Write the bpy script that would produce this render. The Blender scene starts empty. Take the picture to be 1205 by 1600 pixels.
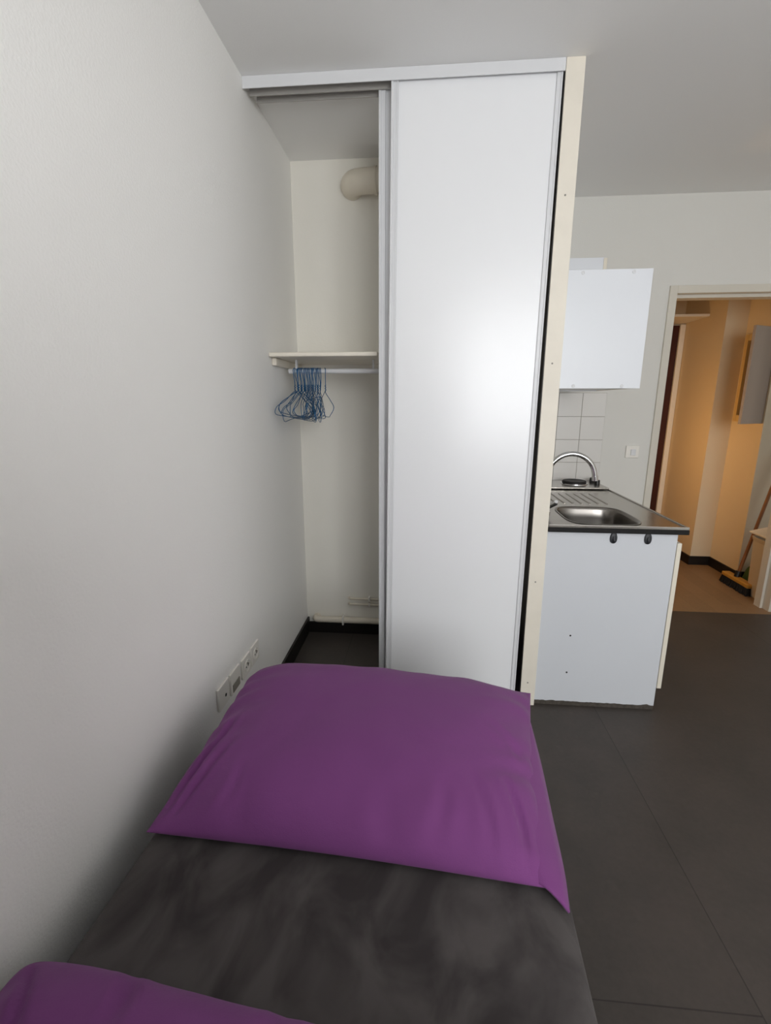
import bpy, bmesh, math, random
from mathutils import Vector, Matrix, noise
R = math.radians
sc = bpy.context.scene
COL = sc.collection
rnd = random.Random(7)

# ------------------------------------------------------------------ render look
sc.view_settings.view_transform = 'Standard'
sc.view_settings.look = 'None'
sc.view_settings.gamma = 1.0
sc.view_settings.use_curve_mapping = False
sc.view_settings.exposure = 0.0
sc.cycles.max_bounces = 12; sc.cycles.diffuse_bounces = 8

# ------------------------------------------------------------------ materials
def lin(h):
    h = h.lstrip('#')
    out = []
    for i in (0, 2, 4):
        c = int(h[i:i+2], 16) / 255
        out.append(c / 12.92 if c <= .04045 else ((c + .055) / 1.055) ** 2.4)
    return (*out, 1.0)

def mat(name, color, rough=.5, metal=0.0, spec=.5, bump=0.0, bscale=200.0, bdist=.002, mott=0.0, mscale=3.0, coat=0.0, sheen=0.0, stretch=None):
    m = bpy.data.materials.new(name); m.use_nodes = True
    nt = m.node_tree; b = nt.nodes['Principled BSDF']
    c = lin(color) if isinstance(color, str) else (*color, 1)
    b.inputs['Base Color'].default_value = c
    b.inputs['Roughness'].default_value = rough
    b.inputs['Metallic'].default_value = metal
    b.inputs['Specular IOR Level'].default_value = spec
    if coat: b.inputs['Coat Weight'].default_value = coat
    if sheen:
        b.inputs['Sheen Weight'].default_value = sheen
        b.inputs['Sheen Roughness'].default_value = .4
    tc = nt.nodes.new('ShaderNodeTexCoord'); src = tc.outputs['Object']
    if stretch:
        mp = nt.nodes.new('ShaderNodeMapping'); mp.inputs['Scale'].default_value = stretch
        nt.links.new(src, mp.inputs['Vector']); src = mp.outputs['Vector']
    if bump:
        n = nt.nodes.new('ShaderNodeTexNoise'); n.inputs['Scale'].default_value = bscale; n.inputs['Detail'].default_value = 3
        bp = nt.nodes.new('ShaderNodeBump'); bp.inputs['Strength'].default_value = bump; bp.inputs['Distance'].default_value = bdist
        nt.links.new(src, n.inputs['Vector']); nt.links.new(n.outputs['Fac'], bp.inputs['Height'])
        nt.links.new(bp.outputs['Normal'], b.inputs['Normal'])
    if mott:
        n = nt.nodes.new('ShaderNodeTexNoise'); n.inputs['Scale'].default_value = mscale; n.inputs['Detail'].default_value = 6
        n.inputs['Roughness'].default_value = .6
        mr = nt.nodes.new('ShaderNodeMapRange')
        mr.inputs['From Min'].default_value = .3; mr.inputs['From Max'].default_value = .7
        mr.inputs['To Min'].default_value = 1 - mott; mr.inputs['To Max'].default_value = 1 + mott
        mx = nt.nodes.new('ShaderNodeVectorMath'); mx.operation = 'SCALE'
        mx.inputs[0].default_value = c[:3]
        nt.links.new(src, n.inputs['Vector']); nt.links.new(n.outputs['Fac'], mr.inputs['Value'])
        nt.links.new(mr.outputs['Result'], mx.inputs['Scale']); nt.links.new(mx.outputs['Vector'], b.inputs['Base Color'])
    return m

M = dict(
    wall=mat('wall_paint', '#f2f1ee', 0.75, bump=.45, bscale=150, bdist=.002, spec=.25),
    wallf=mat('dimmed_wall_paint', '#dddcd7', .75, bump=.3, bscale=150, spec=.25),  # wall paint greyed to stand in for light falloff on the far wall
    wallc=mat('closet_paint', '#eeebe2', .7, bump=.2, bscale=150, spec=.25),
    ceil=mat('ceiling_paint', '#ececeb', .85, spec=.2, bump=.15, bscale=200),
    hall=mat('hall_paint', '#dfcdae', .6, bump=.2, bscale=120, spec=.3),
    halld=mat('hall_panel_grey', '#a08f7f', .6),
    white=mat('white_lacquer', '#eeeff1', .27, spec=.6),
    whiteprof=mat('white_profile', '#dcdddf', .4),
    alu=mat('grey_profile', '#a8a5a0', .45),
    whiteside=mat('white_melamine', '#e2e5ea', .35),
    cream=mat('cream_paint', '#e9e2d4', .55, mott=.03, mscale=8),
    creamd=mat('cream_door_edge', '#e4ddcd', .5),
    frame=mat('door_frame_paint', '#d3cec2', .5),
    plastic=mat('white_plastic', '#ebe8e1', .4),
    plasticd=mat('grey_plastic', '#8c877d', .45),
    hole=mat('socket_hole', '#15130f', .7),
    black=mat('black_plastic', '#141416', .4),
    knob=mat('black_knob', '#0d0c0c', .3),
    hook=mat('dark_grey_hook', '#303236', .5),
    skirt=mat('dark_baseboard', '#130e0b', .5),
    pipe=mat('painted_pipe', '#ded6c6', .45),
    blue=mat('blue_wire', '#1c5b88', .35, spec=.6),
    sidep=mat('grey_white_melamine', '#d2d5da', .38),
    steel=mat('stainless_steel', '#b7b3ad', .22, metal=1.0, bump=.06, bscale=60, stretch=(1, 14, 1)),
    bowl=mat('sink_steel', '#8d8984', .27, metal=1.0),
    chrome=mat('chrome', '#d4d4d4', .09, metal=1.0),
    iron=mat('cast_iron', '#1b1817', .6, bump=.1, bscale=80),
    edge=mat('black_edge_band', '#121111', .6, spec=.3, mott=.25, mscale=40),
    tile=mat('white_tile', '#dcdad6', .2, spec=.5),
    grout=mat('grout', '#98928a', .9),
    brown=mat('dark_brown_wood', '#3a0f08', .35, mott=.2, mscale=6, stretch=(6, 6, 1)),
    wood=mat('broom_wood', '#c08d3a', .5, mott=.12, mscale=20, stretch=(1, 8, 1)),
    handlew=mat('broom_handle_wood', '#8a5524', .45, mott=.15, mscale=20),
    bristle=mat('black_bristle', '#0f0c0a', .8, bump=.8, bscale=300, stretch=(1, 1, .05)),
    binm=mat('beige_bin', '#cdbfa8', .45),
    green=mat('green_cloth', '#3f5a2a', .8, bump=.3, bscale=90),
    boxin=mat('panel_recess', '#6b5433', .7),
    boxfr=mat('panel_frame_paint', '#d6b981', .5),
    chip=mat('chipped_edge', '#4a443d', .9, mott=.4, mscale=60),
    sheet=None, purple=None, floor=None,
)

def nodes(name):
    m = bpy.data.materials.new(name); m.use_nodes = True
    return m, m.node_tree, m.node_tree.nodes['Principled BSDF']

def math_node(nt, op, a, b=None, c=None):
    n = nt.nodes.new('ShaderNodeMath'); n.operation = op
    for i, v in enumerate((a, b, c)):
        if v is None: continue
        if isinstance(v, (int, float)): n.inputs[i].default_value = v
        else: nt.links.new(v, n.inputs[i])
    return n.outputs[0]

def floor_material(name, color, tx, ty, ox, oy, seam, tilevar, mott, rough, warm):
    m, nt, b = nodes(name)
    tc = nt.nodes.new('ShaderNodeTexCoord')
    sp = nt.nodes.new('ShaderNodeSeparateXYZ'); nt.links.new(tc.outputs['Object'], sp.inputs[0])
    xs = math_node(nt, 'DIVIDE', math_node(nt, 'SUBTRACT', sp.outputs['X'], ox), tx)
    xi = math_node(nt, 'FLOOR', xs)
    ys = math_node(nt, 'ADD', math_node(nt, 'DIVIDE', math_node(nt, 'SUBTRACT', sp.outputs['Y'], oy), ty),
                   math_node(nt, 'MULTIPLY', xi, .2))
    yi = math_node(nt, 'FLOOR', ys)
    cb = nt.nodes.new('ShaderNodeCombineXYZ'); nt.links.new(xi, cb.inputs[0]); nt.links.new(yi, cb.inputs[1])
    wn = nt.nodes.new('ShaderNodeTexWhiteNoise'); nt.links.new(cb.outputs[0], wn.inputs['Vector'])
    fx = math_node(nt, 'FRACT', xs); fy = math_node(nt, 'FRACT', ys)
    ex = math_node(nt, 'MULTIPLY', math_node(nt, 'MINIMUM', fx, math_node(nt, 'SUBTRACT', 1, fx)), tx)
    ey = math_node(nt, 'MULTIPLY', math_node(nt, 'MINIMUM', fy, math_node(nt, 'SUBTRACT', 1, fy)), ty)
    e = math_node(nt, 'LESS_THAN', math_node(nt, 'MINIMUM', ex, ey), .0016)
    n = nt.nodes.new('ShaderNodeTexNoise'); n.inputs['Scale'].default_value = 4; n.inputs['Detail'].default_value = 8
    n.inputs['Roughness'].default_value = .65
    nt.links.new(tc.outputs['Object'], n.inputs['Vector'])
    n2 = nt.nodes.new('ShaderNodeTexNoise'); n2.inputs['Scale'].default_value = 60; n2.inputs['Detail'].default_value = 2
    nt.links.new(tc.outputs['Object'], n2.inputs['Vector'])
    # scuffs: sparse pale streaks
    n3 = nt.nodes.new('ShaderNodeTexNoise'); n3.inputs['Scale'].default_value = 9; n3.inputs['Detail'].default_value = 5
    nt.links.new(tc.outputs['Object'], n3.inputs['Vector'])
    sc_ = nt.nodes.new('ShaderNodeMapRange'); nt.links.new(n3.outputs['Fac'], sc_.inputs['Value'])
    sc_.inputs['From Min'].default_value = .66; sc_.inputs['From Max'].default_value = .8
    sc_.inputs['To Min'].default_value = 0; sc_.inputs['To Max'].default_value = .35
    f = math_node(nt, 'ADD', 1 - mott - tilevar / 2, math_node(nt, 'MULTIPLY', n.outputs['Fac'], mott * 2))
    f = math_node(nt, 'ADD', f, math_node(nt, 'MULTIPLY', wn.outputs['Value'], tilevar))
    f = math_node(nt, 'ADD', f, math_node(nt, 'MULTIPLY', math_node(nt, 'SUBTRACT', n2.outputs['Fac'], .5), .25))
    f = math_node(nt, 'ADD', f, sc_.outputs['Result'])
    f = math_node(nt, 'MULTIPLY', f, math_node(nt, 'SUBTRACT', 1, math_node(nt, 'MULTIPLY', e, seam)))
    mixc = nt.nodes.new('ShaderNodeMix'); mixc.data_type = 'RGBA'
    mixc.inputs['A'].default_value = lin(color); mixc.inputs['B'].default_value = lin(warm)
    nt.links.new(n.outputs['Fac'], mixc.inputs['Factor'])
    mx = nt.nodes.new('ShaderNodeVectorMath'); mx.operation = 'SCALE'
    nt.links.new(mixc.outputs['Result'], mx.inputs[0]); nt.links.new(f, mx.inputs['Scale'])
    nt.links.new(mx.outputs['Vector'], b.inputs['Base Color'])
    b.inputs['Roughness'].default_value = rough
    b.inputs['Specular IOR Level'].default_value = .35
    bp = nt.nodes.new('ShaderNodeBump'); bp.inputs['Strength'].default_value = .12; bp.inputs['Distance'].default_value = .002
    nt.links.new(n2.outputs['Fac'], bp.inputs['Height']); nt.links.new(bp.outputs['Normal'], b.inputs['Normal'])
    return m

M['floor'] = floor_material('dark_vinyl_floor', '#46423e', 1.2, 3.0, 1.478, -1.71, .5, .25, .42, .5, '#443c38')
M['hallfloor'] = floor_material('brown_vinyl_floor', '#97795a', .12, .9, 0, 0, .12, .12, .35, .45, '#7d664c')

def velvet(name, color, dark):
    m, nt, b = nodes(name)
    tc = nt.nodes.new('ShaderNodeTexCoord')
    mp = nt.nodes.new('ShaderNodeMapping'); mp.inputs['Scale'].default_value = (1.6, 1.0, 1)
    nt.links.new(tc.outputs['Object'], mp.inputs['Vector'])
    n = nt.nodes.new('ShaderNodeTexNoise'); n.inputs['Scale'].default_value = 5.5; n.inputs['Detail'].default_value = 4
    n.inputs['Distortion'].default_value = .6
    nt.links.new(mp.outputs['Vector'], n.inputs['Vector'])
    mr = nt.nodes.new('ShaderNodeMapRange'); mr.inputs['From Min'].default_value = .38; mr.inputs['From Max'].default_value = .60
    nt.links.new(n.outputs['Fac'], mr.inputs['Value'])
    mx = nt.nodes.new('ShaderNodeMix'); mx.data_type = 'RGBA'
    mx.inputs['A'].default_value = lin(dark); mx.inputs['B'].default_value = lin(color)
    nt.links.new(mr.outputs['Result'], mx.inputs['Factor'])
    nt.links.new(mx.outputs['Result'], b.inputs['Base Color'])
    b.inputs['Roughness'].default_value = .9; b.inputs['Specular IOR Level'].default_value = .15
    b.inputs['Sheen Weight'].default_value = .05; b.inputs['Sheen Roughness'].default_value = .5
    w = nt.nodes.new('ShaderNodeTexNoise'); w.inputs['Scale'].default_value = 500
    nt.links.new(tc.outputs['Object'], w.inputs['Vector'])
    bp = nt.nodes.new('ShaderNodeBump'); bp.inputs['Strength'].default_value = .25; bp.inputs['Distance'].default_value = .001
    nt.links.new(w.outputs['Fac'], bp.inputs['Height']); nt.links.new(bp.outputs['Normal'], b.inputs['Normal'])
    return m
M['sheet'] = velvet('charcoal_velvet', '#4f4b4a', '#363232')

def cotton(name, color):
    m, nt, b = nodes(name)
    tc = nt.nodes.new('ShaderNodeTexCoord')
    b.inputs['Base Color'].default_value = lin(color)
    b.inputs['Roughness'].default_value = .85; b.inputs['Specular IOR Level'].default_value = .2
    b.inputs['Sheen Weight'].default_value = .08
    n = nt.nodes.new('ShaderNodeTexNoise'); n.inputs['Scale'].default_value = 14; n.inputs['Detail'].default_value = 5
    w = nt.nodes.new('ShaderNodeTexNoise'); w.inputs['Scale'].default_value = 420
    for q in (n, w): nt.links.new(tc.outputs['Object'], q.inputs['Vector'])
    s = math_node(nt, 'ADD', math_node(nt, 'MULTIPLY', n.outputs['Fac'], 1.0), math_node(nt, 'MULTIPLY', w.outputs['Fac'], .12))
    bp = nt.nodes.new('ShaderNodeBump'); bp.inputs['Strength'].default_value = .22; bp.inputs['Distance'].default_value = .01
    nt.links.new(s, bp.inputs['Height']); nt.links.new(bp.outputs['Normal'], b.inputs['Normal'])
    return m
M['purple'] = cotton('purple_cotton', '#764078')

gm, gnt, gb = nodes('window_glass')
gb.inputs['Base Color'].default_value = (1, 1, 1, 1); gb.inputs['Roughness'].default_value = 0
tr = gnt.nodes.new('ShaderNodeBsdfTransparent'); gl = gnt.nodes.new('ShaderNodeBsdfGlossy'); gl.inputs['Roughness'].default_value = .02
mxs = gnt.nodes.new('ShaderNodeMixShader'); mxs.inputs[0].default_value = .06
gnt.links.new(tr.outputs[0], mxs.inputs[1]); gnt.links.new(gl.outputs[0], mxs.inputs[2])
gnt.links.new(mxs.outputs[0], gnt.nodes['Material Output'].inputs['Surface'])
M['glass'] = gm

bm_, bnt, bb = nodes('lamp_globe')
bb.inputs['Base Color'].default_value = (1, .9, .75, 1)
bb.inputs['Emission Color'].default_value = (1, .62, .3, 1); bb.inputs['Emission Strength'].default_value = 6
M['globe'] = bm_

# ------------------------------------------------------------------ mesh helpers
def link(name, bm, m, parent=None, smooth=None):
    me = bpy.data.meshes.new(name)
    bmesh.ops.recalc_face_normals(bm, faces=bm.faces)
    bm.to_mesh(me); bm.free()
    me.materials.append(M[m] if isinstance(m, str) else m)
    if smooth is not None:
        for p in me.polygons: p.use_smooth = True
        if smooth < 180: me.set_sharp_from_angle(angle=R(smooth))
    o = bpy.data.objects.new(name, me); COL.objects.link(o)
    if parent is not None:
        o.parent = parent
        o.location = -Vector(parent['_at']) if '_at' in parent else (0, 0, 0)
    return o

def thing(name, label, cat, at=(0, 0, 0), group=None):
    o = bpy.data.objects.new(name, None); COL.objects.link(o)
    o.empty_display_size = .05
    o.location = at; o['_at'] = tuple(at)
    o['label'] = label; o['category'] = cat
    if group: o['group'] = group
    return o

def tag(o, label, cat, group=None):
    o['label'] = label; o['category'] = cat
    if group: o['group'] = group
    return o

def struct(o):
    o['kind'] = 'structure'; return o

def box(bm, x0, x1, y0, y1, z0, z1, bev=0.0, seg=2):
    vs = [bm.verts.new(p) for p in ((x0, y0, z0), (x1, y0, z0), (x1, y1, z0), (x0, y1, z0),
                                    (x0, y0, z1), (x1, y0, z1), (x1, y1, z1), (x0, y1, z1))]
    fs = [bm.faces.new([vs[i] for i in f]) for f in
          ((0, 3, 2, 1), (4, 5, 6, 7), (0, 1, 5, 4), (1, 2, 6, 5), (2, 3, 7, 6), (3, 0, 4, 7))]
    if bev:
        es = {e for f in fs for e in f.edges}
        bmesh.ops.bevel(bm, geom=list(es), offset=bev, segments=seg, profile=.5, affect='EDGES')
    return bm

def B(*a, **k):
    return box(bmesh.new(), *a, **k)

def tube(bm, pts, r, n=10, closed=False, cap=True):
    pts = [Vector(p) for p in pts]
    rs = r if isinstance(r, (list, tuple)) else [r] * len(pts)
    L = len(pts); rings = []
    t0 = (pts[1] - pts[0]).normalized()
    ref = Vector((0, 0, 1)) if abs(t0.z) < .9 else Vector((1, 0, 0))
    nrm = t0.cross(ref).normalized()
    for i in range(L):
        if closed: t = (pts[(i + 1) % L] - pts[i - 1]).normalized()
        else: t = (pts[min(i + 1, L - 1)] - pts[max(i - 1, 0)]).normalized()
        nrm = (nrm - t * nrm.dot(t)).normalized()
        bi = t.cross(nrm)
        rings.append([bm.verts.new(pts[i] + (nrm * math.cos(2 * math.pi * k / n) + bi * math.sin(2 * math.pi * k / n)) * rs[i]) for k in range(n)])
    for i in range(L if closed else L - 1):
        a, b = rings[i], rings[(i + 1) % L]
        for k in range(n):
            bm.faces.new((a[k], a[(k + 1) % n], b[(k + 1) % n], b[k]))
    if cap and not closed:
        bm.faces.new(rings[0][::-1]); bm.faces.new(rings[-1])
    return bm

def T(pts, r, **k):
    return tube(bmesh.new(), pts, r, **k)

def lathe(bm, prof, at=(0, 0, 0), n=32, axis='z'):
    at = Vector(at); rings = []
    def P(r, h, a):
        c, s = r * math.cos(a), r * math.sin(a)
        return at + (Vector((c, s, h)) if axis == 'z' else Vector((h, c, s)) if axis == 'x' else Vector((c, h, s)))
    for r, h in prof:
        rings.append([bm.verts.new(P(max(r, 1e-5), h, 2 * math.pi * k / n)) for k in range(n)])
    for a, b in zip(rings, rings[1:]):
        for k in range(n):
            bm.faces.new((a[k], a[(k + 1) % n], b[(k + 1) % n], b[k]))
    bm.faces.new(rings[0][::-1]); bm.faces.new(rings[-1])
    return bm

def spline(ctrl, per=8):
    c = [Vector(p) for p in ctrl]; out = []
    for i in range(len(c) - 1):
        p0, p1, p2, p3 = c[max(i - 1, 0)], c[i], c[i + 1], c[min(i + 2, len(c) - 1)]
        for k in range(per):
            t = k / per
            out.append(.5 * ((2 * p1) + (p2 - p0) * t + (2 * p0 - 5 * p1 + 4 * p2 - p3) * t * t + (3 * p1 - p0 - 3 * p2 + p3) * t ** 3))
    out.append(c[-1]); return out

# ------------------------------------------------------------------ room dimensions (metres)
H = 2.5            # ceiling height
F = 1.167          # wall with the doorway
D = .6245          # back of the closet
PX0, PX1 = 1.143, 1.207   # board at the end of the partition
YB = -3.6          # window wall
XR = 3.06          # right wall
DX0, DX1, DZ = 2.138, 2.975, 1.976
JW = .043   # doorway

# ------------------------------------------------------------------ setting
struct(link('floor', B(-.1, XR + .1, YB - .1, 1.115, -.1, 0), 'floor'))
bm = bmesh.new()
box(bm, -.1, XR + .1, YB - .1, F + .1, H, H + .1)
struct(link('ceiling', bm, 'ceil'))
struct(link('wall_left', B(-.1, 0, YB - .1, D + .1, 0, H), 'wall'))
struct(link('wall_right', B(XR, XR + .1, YB - .1, F + .1, 0, H), 'wall'))
struct(link('wall_closet', B(0, PX0 + .005, D, D + .08, 0, H), 'wallc'))
struct(link('wall_partition', B(PX0 + .003, PX1, .018, F, 0, H), 'wall'))
bm = bmesh.new()
e_ = .040
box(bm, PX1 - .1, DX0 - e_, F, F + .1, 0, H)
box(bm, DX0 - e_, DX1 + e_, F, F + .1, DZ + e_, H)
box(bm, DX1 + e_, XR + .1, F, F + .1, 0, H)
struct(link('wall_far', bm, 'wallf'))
# window wall
WX0, WX1, WZ0, WZ1 = .95, 2.75, .85, 2.42
bm = bmesh.new()
box(bm, -.1, WX0, YB - .15, YB, 0, H); box(bm, WX1, XR + .1, YB - .15, YB, 0, H)
box(bm, WX0, WX1, YB - .15, YB, 0, WZ0); box(bm, WX0, WX1, YB - .15, YB, WZ1, H)
struct(link('wall_window', bm, 'wall'))
w = struct(thing('window_1', 'white casement window behind the camera', 'window', (1.85, YB, WZ0)))
bm = bmesh.new()
for x0, x1, z0, z1 in ((WX0, WX0 + .06, WZ0, WZ1), (WX1 - .06, WX1, WZ0, WZ1), (WX0, WX1, WZ0, WZ0 + .06), (WX0, WX1, WZ1 - .06, WZ1),
                       ((WX0 + WX1) / 2 - .04, (WX0 + WX1) / 2 + .04, WZ0, WZ1)):
    box(bm, x0, x1, YB - .10, YB - .05, z0, z1)
link('window_frame', bm, 'whiteprof', w)
link('pane', B(WX0 + .06, WX1 - .06, YB - .078, YB - .074, WZ0 + .06, WZ1 - .06), 'glass', w)
link('window_sill', B(WX0 - .05, WX1 + .05, YB - .05, YB + .04, WZ0 - .03, WZ0), 'whiteprof', w)

# closet / hall baseboards
struct(link('baseboard_left', B(0, .012, YB, D, 0, .095, bev=.002), 'skirt'))
struct(link('baseboard_closet', B(.012, PX0, D - .012, D, 0, .066), 'skirt'))

# board at the end of the partition
t1 = struct(link('trim_1', B(PX0, PX1, 0, .018, 0, H, bev=.0015), 'cream'))
for z in (.115, .60, 1.50, 2.08):
    link('nail', lathe(bmesh.new(), [(.0035, 0), (.0035, -.0012), (.001, -.0016)], (1.172, .0002, z), n=10, axis='y'), 'plasticd', t1)

link('dark_side_strip', B(PX0 - .003, PX0 - .0002, .004, .10, .003, H - .041), 'skirt', t1)  # thin dark strip on the board's side facing the sliding doors
# ------------------------------------------------------------------ doorway
df = struct(thing('door_1', 'painted door frame of the doorway to the hall', 'door frame', (DX0, F, 0)))
bm = bmesh.new()
y0 = F - .012
box(bm, DX0 - JW, DX0, y0, F + .11, 0, DZ + JW, bev=.002)
link('jamb', bm, 'frame', df)
link('jamb', B(DX1, DX1 + JW, y0, F + .11, 0, DZ + JW, bev=.002), 'frame', df)
link('head', B(DX0, DX1, y0 + .0005, F + .11, DZ, DZ + JW, bev=.002), 'frame', df)
bm = bmesh.new()
box(bm, DX0, DX1, F + .035, F + .11, DZ - .018, DZ)
box(bm, DX0, DX0 + .012, F + .05, F + .11, 0, DZ - .018)
box(bm, DX1 - .016, DX1, F + .05, F + .11, 0, DZ - .018)
link('door_stop', bm, 'frame', df)

# ------------------------------------------------------------------ hall beyond the doorway
HW1, HS, HW3, HE = 2.96, 2.11, 3.12, 1.74
HB = 2.74
struct(link('floor_hall', B(1.9, 3.8, 1.115, HB + .1, -.1, 0), 'hallfloor'))
struct(link('ceiling_hall', B(1.9, 3.8, F + .1, HB + .1, H, H + .1), 'ceil'))
struct(link('wall_hall_left', B(1.9, 2.0, F + .1, HB + .1, 0, H), 'hall'))
struct(link('wall_hall_back', B(2.0, HW1, HB, HB + .1, 0, H), 'hall'))
struct(link('wall_hall_corner', B(HW1, 3.25, HS, HB + .1, 0, H), 'hall'))
bm = bmesh.new()
PZ0, PZ1, PY0, PY1 = 1.21, 1.86, 1.78, 2.085     # fuse box recess
box(bm, HW3, 3.30, HE, PY0, 0, H); box(bm, HW3, 3.30, PY1, HS, 0, H)
box(bm, HW3, 3.30, PY0, PY1, 0, PZ0); box(bm, HW3, 3.30, PY0, PY1, PZ1, H); box(bm, 3.22, 3.30, PY0, PY1, PZ0, PZ1)
struct(link('wall_hall_right', bm, 'hall'))
struct(link('wall_hall_return', B(3.30, 3.8, HE + .001, HE + .1, 0, H), 'hall'))
struct(link('wall_hall_end', B(3.7, 3.8, F + .1, HE, 0, H), 'hall'))
bm = bmesh.new()
box(bm, HW1 - .012, HW1, HS - .012, HB, 0, .075)
box(bm, HW1, HW3, HS - .012, HS, 0, .075)
box(bm, HW3 - .012, HW3, HE - .012, HS - .012, 0, .075)
box(bm, HW3, 3.7, HE - .012, HE, 0, .075)
struct(link('baseboard_hall', bm, 'skirt'))
# dark door at the end of the hall
hd = struct(thing('door_2', 'dark brown door at the end of the hall', 'door', (2.5, HB, 0)))
link('door_leaf', B(2.06, 2.912, HB - .03, HB - .001, 0.004, 2.02, bev=.003), 'brown', hd)
link('door_casing', B(2.914, 2.958, HB - .045, HB - .001, 0, 2.028, bev=.003), 'cream', hd)
sh = tag(link('hall_shelf', B(2.003, HW1 - .002, 2.34, HB - .002, 2.035, 2.055, bev=.002), 'cream'),
         'cream shelf high above the dark door in the hall', 'shelf')
# fuse box
fb = thing('fuse_box', 'fuse box with open grey door on the orange hall wall', 'fuse box', (HW3, 1.9, PZ0))
bm = bmesh.new()
fw = .035
for y0, y1, z0, z1 in ((PY0, PY0 + fw, PZ0, PZ1), (PY1 - fw, PY1, PZ0, PZ1), (PY0 + fw, PY1 - fw, PZ0, PZ0 + .05), (PY0 + fw, PY1 - fw, PZ1 - .05, PZ1)):
    box(bm, HW3 - .012, HW3 + .012, y0 + .001, y1 - .001, z0 + .001, z1 - .001, bev=.002)
link('frame', bm, 'boxfr', fb)
link('back_plate', B(3.195, 3.219, PY0 + .002, PY1 - .002, PZ0 + .002, PZ1 - .002), 'boxin', fb)
for z in (PZ0 + .02, PZ1 - .02):
    link('screw', lathe(bmesh.new(), [(.005, 0), (.005, -.003), (.002, -.004)], (HW3 - .012, PY1 - .09, z), n=10, axis='x'), 'hole', fb)
dl = link('door', B(0, .255, -.01, .01, PZ0 - .005, PZ1 + .005, bev=.002), 'halld', fb)
dl.matrix_world = Matrix.Translation((HW3 - .004, PY0 - .014, 0)) @ Matrix.Rotation(R(180 + 29), 4, 'Z')
dl.location = dl.location - Vector(fb['_at'])
# broom
br = thing('broom', 'broom with black bristles and wooden head leaning in the hall', 'broom', (3.03, 1.57, 0))
bm = B(2.995, 3.055, 1.42, 1.725, .055, .085, bev=.008, seg=3)
link('broom_head', bm, 'wood', br)
bm = bmesh.new()
for i in range(5):
    for k in range(22):
        x = 3.002 + i * .0115; y = 1.43 + k * .0135
        dx, dy = rnd.uniform(-.006, .006), rnd.uniform(-.008, .008)
        tube(bm, [(x, y, .058), (x + dx + (i - 2) * .005, y + dy + (k - 10.5) * .0012, .002)], [.0058, .0065], n=5)
b_ = link('bristles', bm, 'bristle', br); b_['kind'] = 'stuff'
link('handle', T([(3.035, 1.60, .09), (3.32, 1.70, 1.22)], .0115, n=12), 'handlew', br, smooth=60)
link('ferrule', T([(3.028, 1.597, .075), (3.041, 1.602, .125)], .019, n=12), 'black', br, smooth=60)
# bin
bn = thing('waste_bin', 'beige plastic bin with raised lid behind the door jamb in the hall', 'bin', (3.1, 1.42, 0))
bm = bmesh.new()
def taper(bm, cx, cy, z0, z1, a0, b0, a1, b1, wall=.004, n=40):
    rings = []
    def ring(z, a, b):
        out = []
        for k in range(n):
            t = 2 * math.pi * k / n; c, s = math.cos(t), math.sin(t)
            e = .35
            out.append(bm.verts.new((cx + a * math.copysign(abs(c) ** e, c), cy + b * math.copysign(abs(s) ** e, s), z)))
        return out
    rs = [ring(z0, a0, b0), ring(z1, a1, b1), ring(z1, a1 - wall, b1 - wall), ring(z0 + .01, a0 - wall, b0 - wall)]
    for a, b in zip(rs, rs[1:]):
        for k in range(n): bm.faces.new((a[k], a[(k + 1) % n], b[(k + 1) % n], b[k]))
    bm.faces.new(rs[0][::-1]); bm.faces.new(rs[-1])
taper(bm, 3.165, 1.395, .002, .43, .135, .105, .15, .115)
link('bin_body', bm, 'binm', bn, smooth=50)
bm = bmesh.new(); taper(bm, 3.165, 1.395, .40, .43, .150, .1155, .158, .123, wall=.006)
link('rim', bm, 'binm', bn, smooth=50)
l_ = link('lid', B(0, .32, -.12, .12, 0, .016, bev=.006), 'cream', bn)
l_.matrix_world = Matrix.Translation((3.006, 1.395, .447)) @ Matrix.Rotation(R(-14), 4, 'Y')
l_.location = l_.location - Vector(bn['_at'])
# green cloth behind broom
bm = bmesh.new()
g = []
for i in range(13):
    row = []
    for k in range(11):
        u, v = i / 12, k / 10
        row.append(bm.verts.new((3.12 + .16 * u, 1.60 + .10 * v + .01 * math.sin(9 * u), .004 + .17 * (1 - (2 * v - 1) ** 2) ** .6 * (1 - (2 * u - 1) ** 4) + .02 * noise.noise(Vector((u * 4, v * 4, 1))) * min(1, 8 * v * (1 - v)))))
    g.append(row)
for i in range(12):
    for k in range(10): bm.faces.new((g[i][k], g[i + 1][k], g[i + 1][k + 1], g[i][k + 1]))
o = tag(link('cleaning_cloth', bm, 'green', smooth=180), 'green crumpled cloth on the hall floor between broom and bin', 'cloth')
md = o.modifiers.new('t', 'SOLIDIFY'); md.thickness = .004
# hall lamp
hl = thing('wall_lamp', 'warm glowing globe lamp inside the hall, beside the doorway', 'lamp', (2.0, 1.95, 1.05))
link('back_plate', lathe(bmesh.new(), [(.05, 0), (.05, .015), (.03, .05)], (2.0, 1.95, 1.05), axis='x'), 'plastic', hl, smooth=40)
bm = bmesh.new(); bmesh.ops.create_uvsphere(bm, u_segments=24, v_segments=14, radius=.06)
bmesh.ops.translate(bm, verts=bm.verts, vec=(2.10, 1.95, 1.05))
link('globe', bm, 'globe', hl, smooth=180)

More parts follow.
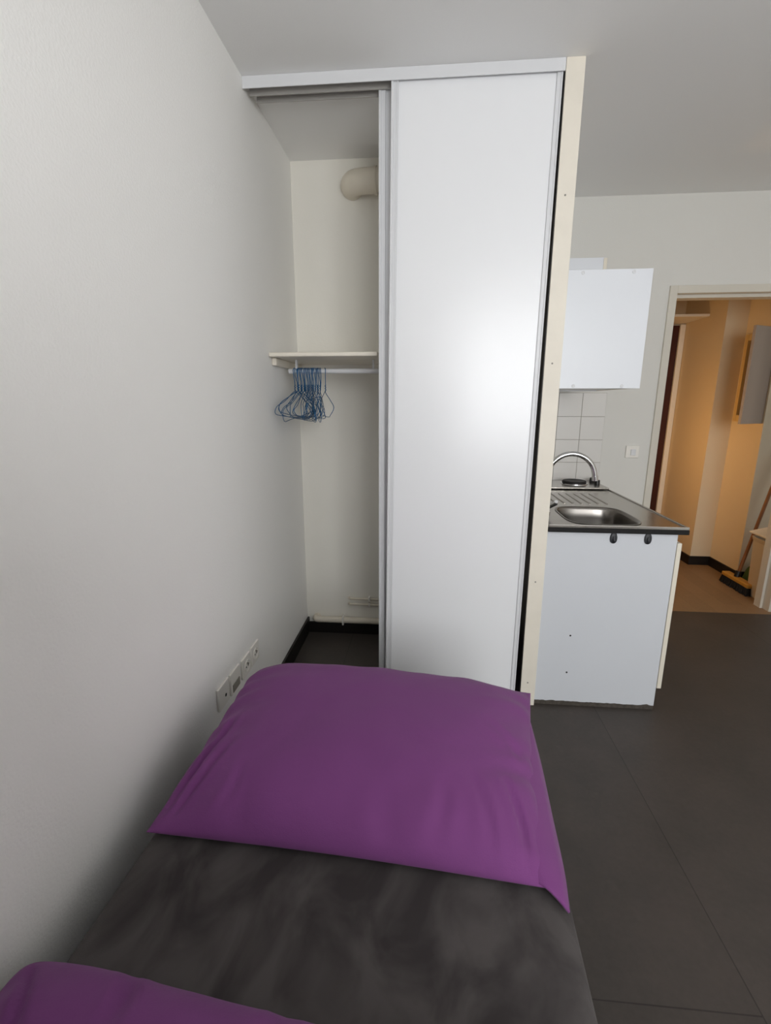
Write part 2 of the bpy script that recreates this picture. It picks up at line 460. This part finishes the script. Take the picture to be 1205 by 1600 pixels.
# ------------------------------------------------------------------ sliding closet doors and their tracks
tk = thing('sliding_door_track', 'white top rail of the sliding closet doors under the ceiling', 'door track', (.57, .05, H))
bm = bmesh.new()
box(bm, .001, PX0 - .001, .004, .098, H - .004, H - .0005)
link('top_plate', bm, 'whiteprof', tk)
link('fascia', B(.001, PX0 - .001, .000, .004, H - .039, H - .0005, bev=.001), 'whiteprof', tk)
link('rail', B(.012, PX0 - .001, .047, .052, H - .038, H - .004), 'alu', tk)
link('rail', B(.022, PX0 - .001, .094, .098, H - .036, H - .004), 'alu', tk)
bt = thing('sliding_door_sill', 'white floor rail under the sliding closet doors', 'door track', (.57, .05, 0))
bm = bmesh.new(); box(bm, .013, PX0 - .001, .004, .098, .0005, .004)
link('floor_plate', bm, 'whiteprof', bt)
for y in (.024, .072): link('guide', B(.013, PX0 - .001, y, y + .004, .004, .014), 'whiteprof', bt)

def sliding_door(name, label, x0, x1, y, tilt, right_gap):
    t = thing(name, label, 'sliding door', (x0, y, .016), 'sliding closet doors')
    z0, z1 = .018, H - .012
    link('panel', B(x0 + .012, x1 - .010, y + .010, y + .020, z0 + .02, z1 - .01), 'white', t)
    for k, (a, b) in enumerate(((x0, x0 + .026), (x1 - .020, x1))):
        bm = bmesh.new()
        box(bm, a, b, y + .004, y + .030, z0, z1, bev=.002)
        if k == 0:
            box(bm, a, a + .010, y, y + .030, z0, z1, bev=.003)
            box(bm, b - .006, b, y + .0015, y + .028, z0, z1, bev=.001)
        else:
            box(bm, b - .007, b, y + .001, y + .030, z0, z1, bev=.002)
        link('stile', bm, 'whiteprof', t)
    link('rail', B(x0 + .026, x1 - .020, y + .006, y + .026, z0, z0 + .03, bev=.001), 'whiteprof', t)
    t.rotation_euler = (0, R(tilt), 0)
    return t
sliding_door('sliding_door', 'white glossy sliding closet door in front, next to the cream board', .524, 1.119, .006, .42, 0)
sliding_door('sliding_door', 'rear sliding closet door, only its white left edge showing', .488, 1.082, .054, .1, 0)

# ------------------------------------------------------------------ inside the closet
s_ = thing('closet_shelf', 'cream shelf board above the blue hangers in the closet', 'shelf', (0, .38, 1.55))
bm = B(.002, .478, .135, D - .002, 1.545, 1.563, bev=.005, seg=3)
link('board', bm, 'cream', s_)
link('batten', B(.001, .022, .18, D - .003, 1.512, 1.5445, bev=.004), 'cream', s_)
rd = thing('clothes_rail', 'white round rail carrying the blue hangers', 'clothes rail', (.25, .31, 1.497))
RY, RZ = .31, 1.495
link('rod', T([(.040, RY, RZ), (.475, RY, RZ)], .0115, n=16), 'whiteprof', rd, smooth=60)
for x in (.078, .44):
    bm = B(x - .004, x + .004, RY - .010, RY + .010, RZ + .010, 1.5445)
    link('bracket', bm, 'whiteprof', rd)

def hanger_mesh(seed):
    rr = random.Random(seed)
    j = lambda a: rr.uniform(-a, a)
    r = .0145
    pts = [Vector((0, r * math.cos(a), r * math.sin(a))) for a in [R(d) for d in range(-25, 181, 18)]]
    pts = [Vector((0, p.y, p.z)) for p in pts]
    hk = pts + [Vector((j(.002), -r + .002, -.02)), Vector((j(.003), -.004, -.05)), Vector((0, j(.004), -.092))]
    bm = bmesh.new()
    tube(bm, hk, .0019, n=6)
    w = .188 + j(.014); d = -.172 + j(.012)
    ctrl = [(0, 0, -.090), (j(.004), .028, -.100), (j(.008), w * .6, -.138 + j(.01)), (j(.01), w, d), (j(.01), w * .93, d - .034 + j(.008)),
            (j(.012), w * .45, -.212 + j(.01)), (j(.008), -w * .45, -.212 + j(.01)), (j(.01), -w * .93, d - .034 + j(.008)), (j(.01), -w, d + j(.008)),
            (j(.008), -w * .6, -.138 + j(.01)), (j(.004), -.028, -.100), (0, 0, -.090)]
    tube(bm, spline(ctrl, 4), .0016, n=6)
    # the twist below the hook
    tw = [(.0032 * math.cos(k * 1.2), .0032 * math.sin(k * 1.2), -.062 - k * .0022) for k in range(14)]
    tube(bm, tw, .0013, n=5)
    return bm
N = 24
meshes = []
xs = [.068 + .0056 * i + rnd.uniform(-.0015, .0015) for i in range(N - 1)] + [.212]
protos = []
for s in range(5):
    o = link('wire_hanger', hanger_mesh(s), 'blue', smooth=180)
    protos.append(o)
for i, x in enumerate(xs):
    src = protos[i % 5]
    o = src if i < 5 else src.copy()
    if i >= 5: COL.objects.link(o)
    f = i / (N - 1)
    yaw = (-15 + 34 * f) + rnd.uniform(-11, 11)
    if i == N - 1: yaw = 20
    if i == 0: yaw = -14
    if x < .1: yaw = max(min(yaw, 12), -14)
    o.location = (x, RY, RZ - .0005)
    o.rotation_euler = (R(rnd.uniform(-7, 7)), R(rnd.uniform(-2, 2)), R(yaw))
    lab = 'blue wire hanger packed in the middle of the bunch on the closet rail'
    if i == 0: lab = 'blue wire hanger closest to the closet wall, first in the bunch'
    if i == N - 1: lab = 'blue wire hanger hooked apart from the bunch, at its right end'
    tag(o, lab, 'hanger', 'blue wire hangers on the closet rail')

# fat ventilation duct
dt = thing('ventilation_duct', 'fat cream ventilation duct high at the back of the closet', 'duct', (.3, .55, 2.39))
cz = 2.372; rr_ = .054
path = spline([(.312, D - .001, cz), (.308, D - .030, cz), (.325, D - .060, cz), (.375, D - .074, cz), (.43, D - .076, cz)], 8)
link('elbow', T(path, [rr_ * (1.0 if i < 26 else 1.0) for i in range(len(path))], n=28), 'pipe', dt, smooth=60)
link('collar', T([(.424, D - .0755, cz), (.436, D - .076, cz)], rr_ + .004, n=28), 'pipe', dt, smooth=40)
link('straight_pipe', T([(.43, D - .076, cz), (PX0 - .002, D - .076, cz)], rr_, n=28), 'pipe', dt, smooth=60)
# heating pipes at the foot
hp = thing('floor_pipe', 'thick cream pipe low along the closet back wall', 'pipe', (.2, .58, .1))
py_, pz_ = D - .034, .098
link('pipe', T(spline([(.062, D - .001, pz_), (.055, D - .018, pz_), (.066, py_, pz_), (.10, py_, pz_)], 6) + [Vector((PX0 - .002, py_, pz_))], .0185, n=16), 'pipe', hp, smooth=60)
link('collar', T([(.0615, D - .001, pz_), (.061, D - .006, pz_)], .025, n=16), 'cream', hp, smooth=40)
link('clip', B(.218, .228, D - .056, D, .072, .124, bev=.003), 'plastic', hp)
for k, (z, w_) in enumerate(((.228, 'upper'), (.193, 'lower'))):
    pp = thing('thin_pipe', w_ + ' of the two thin pipes above the thick closet pipe', 'pipe', (.3, D - .02, z), 'thin closet pipes')
    link('pipe', T([(.262, D - .018, z), (PX0 - .002, D - .018, z)], .0065, n=12), 'pipe', pp, smooth=60)
    link('elbow', T(spline([(.262, D - .018, z), (.256, D - .012, z), (.256, D - .001, z)], 4), .0072, n=12), 'pipe', pp, smooth=60)
    link('clip', B(.371, .382, D - .028, D - .0005, z - .013, z + .013, bev=.003), 'plastic', pp)

# ------------------------------------------------------------------ wall sockets by the pillow
def faceplate(y0, y1, z0, z1, parent, m='plastic'):
    return link('plate', B(.0005, .0095, y0, y1, z0, z1, bev=.0025), m, parent)
s1 = thing('aerial_socket', 'white aerial socket with one small hole, lowest on the wall by the pillow', 'socket', (0, -.55, .355), 'wall sockets beside the bed')
faceplate(-.598, -.513, .318, .402, s1)
link('jack', lathe(bmesh.new(), [(.006, .0094), (.006, .0104), (.003, .0106)], (0, -.545, .352), n=16, axis='x'), 'hole', s1)
s2 = thing('telephone_socket', 'white telephone socket with a dark lower flap, second from the pillow end', 'socket', (0, -.45, .35), 'wall sockets beside the bed')
faceplate(-.497, -.413, .312, .396, s2)
link('flap', B(.0090, .0115, -.486, -.424, .319, .350, bev=.002), 'plasticd', s2)
def power_socket(y, lab):
    t = thing('power_socket', lab, 'socket', (0, y, .345), 'wall sockets beside the bed')
    faceplate(y - .041, y + .041, .306, .388, t)
    link('well', lathe(bmesh.new(), [(.024, .0094), (.024, .0130), (.0215, .0130), (.0205, .0098), (.001, .0097)], (0, y, .346), n=28, axis='x'), 'plastic', t, smooth=30)
    bm = bmesh.new()
    for dy in (-.0095, .0095): lathe(bm, [(.0032, .0096), (.0032, .0108), (.001, .0109)], (0, y + dy, .344), n=10, axis='x')
    link('pin_hole', bm, 'hole', t)
    link('earth_pin', lathe(bmesh.new(), [(.0028, .0096), (.0028, .017), (.001, .018)], (0, y, .357), n=10, axis='x'), 'steel', t)
power_socket(-.345, 'white round power socket between the telephone socket and the last socket')
power_socket(-.250, 'white round power socket farthest along the wall, nearest the closet')

# ------------------------------------------------------------------ bed
BT = .43
bd = thing('single_bed', 'single bed under a charcoal velvet sheet against the wall', 'bed', (.535, -1.4, 0))
def rounded_slab(bm, x0, x1, y0, y1, z0, z1, r, nx, ny, crown=.006, sd=0):
    """mattress: rounded box with a soft top"""
    nz = 6
    def ring(off, z, rad):
        pts = []
        n = 10
        cs = ((x1 - rad, y1 - rad, 0), (x0 + rad, y1 - rad, 90), (x0 + rad, y0 + rad, 180), (x1 - rad, y0 + rad, 270))
        for cx, cy, a0 in cs:
            for k in range(n + 1):
                a = R(a0 + 90 * k / n)
                pts.append(bm.verts.new((cx + (rad - off) * math.cos(a), cy + (rad - off) * math.sin(a), z)))
        return pts
    rings = []
    e = .035
    for k in range(nz + 1):
        a = R(90 * k / nz); rings.append(ring(e * (1 - math.sin(a)), z0 + e * (1 - math.cos(a)), r))
    for k in range(nz + 1):
        a = R(90 * k / nz); rings.append(ring(e * (1 - math.cos(a)), z1 - e * (1 - math.sin(a)), r))
    for a, b in zip(rings, rings[1:]):
        for k in range(len(a)): bm.faces.new((a[k], a[(k + 1) % len(a)], b[(k + 1) % len(a)], b[k]))
    bm.faces.new(rings[0][::-1]); bm.faces.new(rings[-1])
sx = .44
bm = bmesh.new(); rounded_slab(bm, -.445, .445, -.695, .78, .21, BT, .06, 0, 0)
mt = link('mattress', bm, 'sheet', smooth=50)
bm = bmesh.new(); box(bm, -.43, .43, -.69, .76, .12, .21, bev=.006)
bs = link('bed_base', bm, 'black')
shade_pnl = link('added_shade_panel', B(-.50, .48, -.735, -.70, 0, 1.50, bev=.008), 'edge')  # unseen panel behind the camera, added to shade near pillow and lower wall
parts = [mt, bs, shade_pnl]
for x in (-.39, .39):
    for y in (-.64, .70):
        parts.append(link('leg', T([(x, y, 0), (x, y, .122)], [.02, .026], n=14), 'black', smooth=60))
for p in parts: p.parent = bd
bd.rotation_euler = (0, 0, R(-2.86))

# ------------------------------------------------------------------ pillows
def pillow_bm(c00, c10, c11, c01, zb, Th, seed, nx=90, ny=66, rnd_back=1, sharp=5, creases=()):
    """c00 front-left, c10 front-right, c11 back-right, c01 back-left (x,y)"""
    bm = bmesh.new()
    top, bot = [], []
    def base(u, v):
        a, b = (u + 1) / 2, (v + 1) / 2
        p = Vector(c00) * (1 - a) * (1 - b) + Vector(c10) * a * (1 - b) + Vector(c11) * a * b + Vector(c01) * (1 - a) * b
        c = (Vector(c00) + Vector(c10) + Vector(c11) + Vector(c01)) / 4
        # edges bow in between the pointed corners
        bow = .035 * (1 - u * u) * abs(v) ** 3 + .03 * (1 - v * v) * abs(u) ** 3
        round_ = .07 * max(0, -u) ** 7 * max(0, v) ** 7 * rnd_back
        return p + (c - p) * (bow + round_)
    for i in range(nx + 1):
        tr_, br_ = [], []
        for k in range(ny + 1):
            u, v = 2 * i / nx - 1, 2 * k / ny - 1
            uu = math.copysign(1 - (1 - abs(u)) ** 1.5, u); vv = math.copysign(1 - (1 - abs(v)) ** 1.5, v)
            p = base(uu, vv)
            fu, fv = 1 - abs(uu) ** sharp, 1 - abs(vv) ** sharp
            prof = max(fu, 0) ** .55 * max(fv, 0) ** .55
            corner = (abs(uu) * abs(vv)) ** 4
            prof *= (1 - .55 * corner)
            dome = .78 + .22 * (1 - uu * uu) * (1 - vv * vv)
            q = Vector((p.x * 5.0, p.y * 5.0, seed))
            wr = .007 * noise.noise(q) + .004 * noise.noise(q * 2.3)
            # creases running in from the short ends
            ed = abs(uu) ** 6
            ang = vv * 9 + 2.5 * noise.noise(Vector((uu * 2, vv * 2, seed + 3)))
            wr += .009 * ed * math.sin(ang * 2.2)
            fr = max(0, -vv) ** 5
            wr += .007 * fr * math.sin(uu * 16 + 4 * noise.noise(Vector((uu * 3, seed, 1))))
            for (ua, va, ub, vb, wd, dp) in creases:
                lx, ly = ub - ua, vb - va
                tt = ((uu - ua) * lx + (vv - va) * ly) / (lx * lx + ly * ly)
                if -.15 < tt < 1.15:
                    tc_ = min(max(tt, 0), 1)
                    bend = .03 * math.sin(3 * tc_)
                    dd = math.hypot(uu - ua - lx * tc_ - bend, vv - va - ly * tc_)
                    fade_ = math.sin(math.pi * min(max(.08 + .84 * tt, 0), 1)) ** .7
                    wr += dp * fade_ * (-math.exp(-(dd / wd) ** 2) + .6 * math.exp(-((dd - 2.2 * wd) / wd) ** 2))
            zt = zb + .018 + (Th - .018) * prof * dome + wr * min(1, prof * 1.6)
            zl = zb + .016 - .016 * min(1, prof * 1.8)
            edge = (abs(u) > .999 or abs(v) > .999)
            tv = bm.verts.new((p.x, p.y, zt)); tr_.append(tv)
            br_.append(tv if edge else bm.verts.new((p.x, p.y, zl)))
        top.append(tr_); bot.append(br_)
    for i in range(nx):
        for k in range(ny):
            bm.faces.new((top[i][k], top[i + 1][k], top[i + 1][k + 1], top[i][k + 1]))
            f = (bot[i][k], bot[i][k + 1], bot[i + 1][k + 1], bot[i + 1][k])
            try: bm.faces.new(f)
            except ValueError: pass
    return bm
pl = thing('pillow', 'plump purple pillow lying across the bed beside the wall sockets', 'pillow', (.55, -.9, BT), 'purple pillows')
link('pillowcase', pillow_bm((.108, -1.175), (.950, -1.225), (1.040, -.590), (.112, -.515), BT + .001, .135, 1.7, creases=((-.97, -.93, -.82, -.15, .018, .012), (-.93, -.97, -.74, -.42, .016, .009), (-.66, -.95, -.60, -.62, .02, .006), (.90, -.96, .80, -.45, .018, .011), (.74, -.97, .62, -.50, .022, .006), (.45, -.97, .48, -.6, .03, .005), (.93, -.2, .70, .10, .025, .006))), 'purple', pl, smooth=180)
# open hem of the pillowcase at the right end, hanging past the filling
bm = bmesh.new()
inner = spline([(.975, -.74, .462), (.935, -.90, .485), (.912, -1.05, .490), (.895, -1.15, .478), (.915, -1.212, .450)], 8)
outer = spline([(1.010, -.74, .452), (1.004, -.90, .448), (.994, -1.05, .444), (.985, -1.18, .442), (.975, -1.255, .436)], 8)
rows = []
for a, b in zip(inner, outer):
    row = []
    for k in range(7):
        t = k / 6
        p = a.lerp(b, t); p.z += .010 * math.sin(math.pi * t)
        row.append(bm.verts.new(p))
    rows.append(row)
for r0, r1 in zip(rows, rows[1:]):
    for k in range(6): bm.faces.new((r0[k], r1[k], r1[k + 1], r0[k + 1]))
hm = link('hem_flap', bm, 'purple', pl, smooth=180)
md = hm.modifiers.new('t', 'SOLIDIFY'); md.thickness = .005
p2 = thing('pillow', 'dark purple pillow at the bottom corner, cut off at the near end of the bed', 'pillow', (.45, -1.8, BT), 'purple pillows')
link('pillowcase', pillow_bm((.07, -1.95), (.86, -2.00), (.90, -1.50), (.03, -1.405), BT + .001, .12, 9.1, creases=((-.95, .95, -.75, .5, .02, .012), (-.5, .97, -.45, .6, .025, .01), (.1, .97, .0, .55, .03, .009), (.5, .97, .55, .5, .03, .009))), 'purple', p2, smooth=180)

# ------------------------------------------------------------------ kitchenette
KX0 = PX1 + .001
bc = thing('base_cabinet', 'white kitchenette base cabinet under the sink', 'cabinet', (1.47, .6, 0))
bm = bmesh.new()
box(bm, KX0, 1.738, .017, .035, .018, .824, bev=.001)
link('side_panel', bm, 'sidep', bc)
bm = bmesh.new()
box(bm, KX0, 1.738, 1.146, 1.164, .0, .824); box(bm, KX0, 1.738, .035, 1.146, .10, .118); box(bm, KX0, KX0 + .008, .035, 1.146, .118, .824)
box(bm, KX0, 1.738, .57, .586, .118, .66)
link('carcass', bm, 'whiteside', bc)
link('plinth', B(1.66, 1.675, .035, 1.146, 0, .098), 'black', bc)
for y0, y1 in ((.020, .584), (.588, 1.160)):
    d = link('door', B(1.742, 1.761, y0, y1, .105, .782, bev=.002), 'creamd', bc)
    link('handle', T([(1.761, y0 + .05 if y0 > .5 else y1 - .05, .60), (1.785, y0 + .05 if y0 > .5 else y1 - .05, .605), (1.785, y0 + .05 if y0 > .5 else y1 - .05, .715), (1.761, y0 + .05 if y0 > .5 else y1 - .05, .72)], .005, n=10), 'plastic', d)
# chipped bottom edge
bm = bmesh.new()
vs0, vs1 = [], []
n = 60
for i in range(n + 1):
    x = KX0 + .002 + (1.735 - KX0 - .002) * i / n
    zt = .020 + .006 * noise.noise(Vector((x * 22, 3, 0))) + .003 * noise.noise(Vector((x * 70, 1, 0)))
    vs0.append((x, zt))
rows = [[bm.verts.new((x, y, z)) for (x, zt) in vs0 for z in (zt if k in (1, 2) else .0005,)] for k, y in enumerate((.0155, .0155, .034, .034))]
for a, b in zip(rows, rows[1:] + rows[:1]):
    for i in range(n): bm.faces.new((a[i], a[i + 1], b[i + 1], b[i]))
link('chipped_edge', bm, 'chip', bc)
for x, z in ((1.345, .347), (1.344, .166)):
    link('screw_hole', lathe(bmesh.new(), [(.0042, .0), (.0042, -.0008), (.001, -.001)], (x, .0172, z), n=12, axis='y'), 'hole', bc)

# worktop with pressed sink
WT = .853
wt = thing('worktop', 'stainless steel worktop with black front edge and sunk bowl', 'worktop', (1.49, .58, WT))
WX0_, WX1_, WY0, WY1, WYM = KX0 + .001, 1.772, .002, F - .003, .50
bcx, bcy, ba, bb2 = 1.468, .212, .150, .172
def sup(cx, cy, a, b, t, e=.5):
    c, s = math.cos(t), math.sin(t)
    return (cx + a * math.copysign(abs(c) ** e, c), cy + b * math.copysign(abs(s) ** e, s))
bm = bmesh.new()
angs = sorted([2 * math.pi * k / 96 for k in range(96)] + [math.atan2(y - bcy, x - bcx) % (2 * math.pi) for x in (WX0_, WX1_) for y in (WY0, WYM)])
inner, outer = [], []
for t in angs:
    x, y = sup(bcx, bcy, ba, bb2, t); inner.append(bm.verts.new((x, y, WT - .002)))
    dx, dy = math.cos(t), math.sin(t)
    k = min([((WX1_ if dx > 0 else WX0_) - bcx) / dx if abs(dx) > 1e-9 else 9e9, ((WYM if dy > 0 else WY0) - bcy) / dy if abs(dy) > 1e-9 else 9e9])
    outer.append(bm.verts.new((bcx + dx * k, bcy + dy * k, WT - .002)))
nA = len(angs)
for k in range(nA):
    j = (k + 1) % nA; bm.faces.new((outer[k], outer[j], inner[j], inner[k]))
v = [bm.verts.new(p) for p in ((WX0_, WYM, WT - .002), (WX1_, WYM, WT - .002), (WX1_, WY1, WT - .002), (WX0_, WY1, WT - .002))]
bm.faces.new(v)
link('steel_top', bm, 'steel', wt)
# rolled rim
bm = bmesh.new()
rim = .010
for x0, x1, y0, y1 in ((WX0_, WX1_, WY0, WY0 + rim), (WX1_ - rim, WX1_, WY0 + rim, WY1), (WX0_, WX1_ - rim, WY1 - rim, WY1), (WX0_, WX0_ + rim, WY0 + rim, WY1 - rim)):
    box(bm, x0, x1, y0, y1, WT - .010, WT + .003, bev=.002)
link('rim', bm, 'steel', wt)
bm = bmesh.new()
prof = [(1.06, .0022), (1.03, .0030), (1.0, .000), (.97, -.012), (.95, -.05), (.93, -.10), (.88, -.126), (.75, -.136), (.4, -.139), (.12, -.141)]
rings = []
for s, dz in prof:
    rings.append([bm.verts.new((*sup(bcx, bcy, ba * s, bb2 * s, 2 * math.pi * k / 72, .5 if s > .5 else .8), WT - .002 + dz)) for k in range(72)])
for a, b in zip(rings, rings[1:]):
    for k in range(72): bm.faces.new((a[k], a[(k + 1) % 72], b[(k + 1) % 72], b[k]))
bm.faces.new(rings[-1])
link('sink_bowl', bm, 'bowl', wt, smooth=60)
link('drain', lathe(bmesh.new(), [(.032, -.1405), (.032, -.138), (.024, -.138), (.022, -.1395), (.001, -.1395)], (bcx, bcy, WT - .002), n=28), 'chrome', wt, smooth=30)
link('core', B(WX0_ + .004, WX1_ - .004, .46, WY1 - .004, WT - .029, WT - .0065), 'edge', wt)
bm = bmesh.new()
box(bm, WX0_, WX1_, WY0 - .002, WY0 + .014, WT - .029, WT - .0102, bev=.001)
box(bm, WX1_ - .014, WX1_, WY0 + .014, WY1, WT - .029, WT - .0102, bev=.001)
link('edge_band', bm, 'edge', wt)
for i in range(7):
    x = 1.36 + i * .042
    bm = bmesh.new()
    tube(bm, [(x, .47, WT - .0028), (x, .48, WT - .0010), (x, .74, WT - .0010), (x, .75, WT - .0028)], .004, n=10)
    link('drainer_ridge', bm, 'steel', wt, smooth=60)

# hob
hb = thing('electric_hob', 'two-plate electric hob set at the far end of the worktop', 'hob', (1.49, 1.0, WT))
link('tray', B(1.225, 1.764, .868, 1.150, WT + .0035, WT + .013, bev=.003), 'steel', hb)
for x in (1.365, 1.607):
    p = link('hotplate', lathe(bmesh.new(), [(.070, 0), (.070, .013), (.066, .017), (.026, .017), (.022, .0155), (.001, .0155)], (x, 1.020, WT + .0145), n=48), 'iron', hb, smooth=35)
    link('ring', lathe(bmesh.new(), [(.081, -.002), (.080, .003), (.072, .004), (.071, -.002)], (x, 1.020, WT + .0135), n=48), 'chrome', p, smooth=35)
for y in (1.09, 1.00):
    k_ = link('knob', lathe(bmesh.new(), [(.017, 0), (.017, .006), (.015, .024), (.012, .027), (.001, .027)], (1.738, y, WT + .013), n=24), 'knob', hb, smooth=35)
    link('pointer', B(1.7365, 1.7395, y - .013, y + .001, WT + .0395, WT + .0408), 'plastic', k_)

# mixer tap
FX, FY = 1.245, .235
fc = thing('mixer_tap', 'chrome swan-neck mixer tap over the sink bowl', 'tap', (FX, FY, WT))
link('body', lathe(bmesh.new(), [(.026, 0), (.026, .006), (.021, .010), (.021, .055), (.018, .062), (.001, .062)], (FX, FY, WT + .0005), n=28), 'chrome', fc, smooth=35)
rad = .103
sp = [(FX, FY, WT + .06), (FX, FY, WT + .12)] + [(FX + rad - rad * math.cos(R(a)), FY - .01 * a / 180, 1.025 + rad * math.sin(R(a))) for a in range(0, 171, 10)]
sp = [Vector(p) for p in sp]; sp.append(sp[-1] + Vector((.003, 0, -.018)))
link('spout', T(sp, .0112, n=16), 'chrome', fc, smooth=60)
link('aerator', T([sp[-1] + Vector((0, 0, .004)), sp[-1] + Vector((.002, 0, -.016))], .0135, n=18), 'chrome', fc, smooth=40)
lv = link('lever', T([(FX + .004, FY - .012, WT + .040), (FX + .010, FY - .05, WT + .046), (FX + .018, FY - .12, WT + .078)], [.012, .009, .0075], n=14), 'chrome', fc, smooth=60)
link('lever_dark_reflection', T([(FX + .011, FY - .045, WT + .036), (FX + .020, FY - .118, WT + .066)], [.006, .005], n=14), 'black', lv, smooth=60)  # black rod built in for the dark reflection under the lever

# stick-on hooks under the worktop edge
def hook(x, lab):
    t = thing('adhesive_hook', lab, 'hook', (x, .017, .80), 'dark hooks on the cabinet side')
    bm = bmesh.new()
    n = 28; fr, bk = [], []
    for k in range(n):
        a = 2 * math.pi * k / n
        px_, pz = .0145 * math.cos(a), .026 * math.sin(a)
        if pz < -.018: pz = -.018 - (-.018 - pz) * .6
        fr.append((px_, pz))
    r0 = [bm.verts.new((x + a, .0168, .800 + b)) for a, b in fr]
    r1 = [bm.verts.new((x + a, .0125, .800 + b)) for a, b in fr]
    r2 = [bm.verts.new((x + a * .8, .0105, .800 + b * .85)) for a, b in fr]
    for a, b in ((r0, r1), (r1, r2)):
        for k in range(n): bm.faces.new((a[k], a[(k + 1) % n], b[(k + 1) % n], b[k]))
    bm.faces.new(r0[::-1]); bm.faces.new(r2)
    link('base', bm, 'hook', t, smooth=40)
    link('prong', T([(x, .0115, .808), (x, .008, .798), (x, .0045, .788), (x, .0005, .786), (x, -.001, .792)], [.0045, .0045, .004, .0035, .003], n=10), 'hook', t, smooth=60)
hook(1.481, 'dark oval hook nearer the middle of the white cabinet side')
hook(1.619, 'dark oval hook nearer the free corner of the white cabinet side')

# wall cabinets
def wall_cabinet(lab, x1, y0, y1, z0, z1, caps):
    t = thing('wall_cabinet', lab, 'cabinet', (1.42, (y0 + y1) / 2, z0), 'kitchenette wall cabinets')
    bm = bmesh.new()
    box(bm, KX0, x1 + (.019 if caps else 0), y0, y0 + .018, z0, z1, bev=.001)
    link('side_panel', bm, 'whiteside', t)
    bm = bmesh.new()
    box(bm, KX0, x1, y1 - .018, y1, z0, z1); box(bm, KX0, x1, y0 + .018, y1 - .018, z1 - .018, z1)
    box(bm, KX0, x1, y0 + .018, y1 - .018, z0 + .004, z0 + .022); box(bm, KX0, KX0 + .008, y0 + .018, y1 - .018, z0 + .022, z1 - .018)
    link('carcass', bm, 'whiteside', t)
    link('door', B(x1 + .001, x1 + .019, y0 + (.0185 if caps else .002), y1 - .002, z0 + .002, z1 - .002, bev=.001), 'creamd', t)
    if caps:
        for cx, cz_ in caps:
            link('screw_cap', lathe(bmesh.new(), [(.0075, 0), (.0072, -.0016), (.005, -.0024), (.001, -.0024)], (cx, y0, cz_), n=18, axis='y'), 'whiteprof', t, smooth=30)
    return t
wall_cabinet('white wall cabinet nearest the room, plain side with screw caps', 1.614, .30, .82, 1.414, 1.905,
             ((1.345, 1.893), (1.555, 1.893), (1.345, 1.425), (1.555, 1.425)))
wall_cabinet('taller white wall cabinet peeking out above and behind the nearer one', 1.600, .84, 1.160, 1.46, 2.094, None)

# tile splashback
sb = thing('tile_backsplash', 'white square tile splashback behind the hob', 'backsplash', (1.5, F, 1.1))
link('grout', B(KX0, 1.801, F - .0045, F - .0005, .80, 1.411), 'grout', sb)
bm = bmesh.new()
x = 1.801
while x > KX0 + .02:
    xa = max(KX0, x - .1445)
    for k in range(-1, 2):
        pass
    z = 1.411
    while z > .86:
        za = max(.856, z - .1440)
        box(bm, xa + .0012, x - .0012, F - .0075, F - .0035, za + .0012, z - .0012, bev=.0008, seg=1)
        z -= .1440
    x -= .1445
link('tiles', bm, 'tile', sb)

# light switch
sw = thing('light_switch', 'small white light switch between splashback and doorway', 'switch', (1.99, F, 1.05))
link('plate', B(1.950, 2.030, F - .010, F - .0005, 1.012, 1.088, bev=.003), 'plastic', sw)
link('rocker', B(1.978, 2.010, F - .016, F - .009, 1.028, 1.066, bev=.003), 'whiteprof', sw)

# ------------------------------------------------------------------ light
world = bpy.data.worlds.new('World'); sc.world = world; world.use_nodes = True
bg = world.node_tree.nodes['Background']; bg.inputs['Color'].default_value = (.80, .90, 1.0, 1); bg.inputs['Strength'].default_value = .6
def area(name, loc, rot, sx_, sy_, power, color):
    l = bpy.data.lights.new(name, 'AREA'); l.shape = 'RECTANGLE'; l.size = sx_; l.size_y = sy_; l.energy = power; l.color = color
    o = bpy.data.objects.new(name, l); COL.objects.link(o); o.location = loc; o.rotation_euler = rot; return o
area('window_daylight', ((WX0 + WX1) / 2, YB - .16, (WZ0 + WZ1) / 2), (R(90), 0, 0), WX1 - WX0, WZ1 - WZ0, 88, (.985, .992, 1))
l = bpy.data.lights.new('hall_bulb', 'POINT'); l.energy = 7.0; l.color = (1, .58, .21); l.shadow_soft_size = .06
o = bpy.data.objects.new('hall_bulb', l); COL.objects.link(o); o.location = (2.19, 1.95, 1.05)

# ------------------------------------------------------------------ camera
cam = bpy.data.cameras.new('camera'); co = bpy.data.objects.new('camera', cam); COL.objects.link(co); sc.camera = co
cam.sensor_fit = 'VERTICAL'; cam.sensor_height = 24; cam.lens = 740.05 / 1600 * 24; cam.clip_start = .02
rt = Vector((0.99627212, 0.08626049, 0.00099847)); up = Vector((-0.02040761, 0.22442195, 0.97427836)); fw_ = Vector((-0.08381765, 0.97066674, -0.22534571))
mw = Matrix.Identity(4)
for i in range(3):
    mw[i][0], mw[i][1], mw[i][2] = rt[i], up[i], -fw_[i]
mw.translation = Vector((0.69384826, -1.9667995, 1.35217497))
co.matrix_world = mw
for o in bpy.data.objects:
    if '_at' in o: del o['_at']
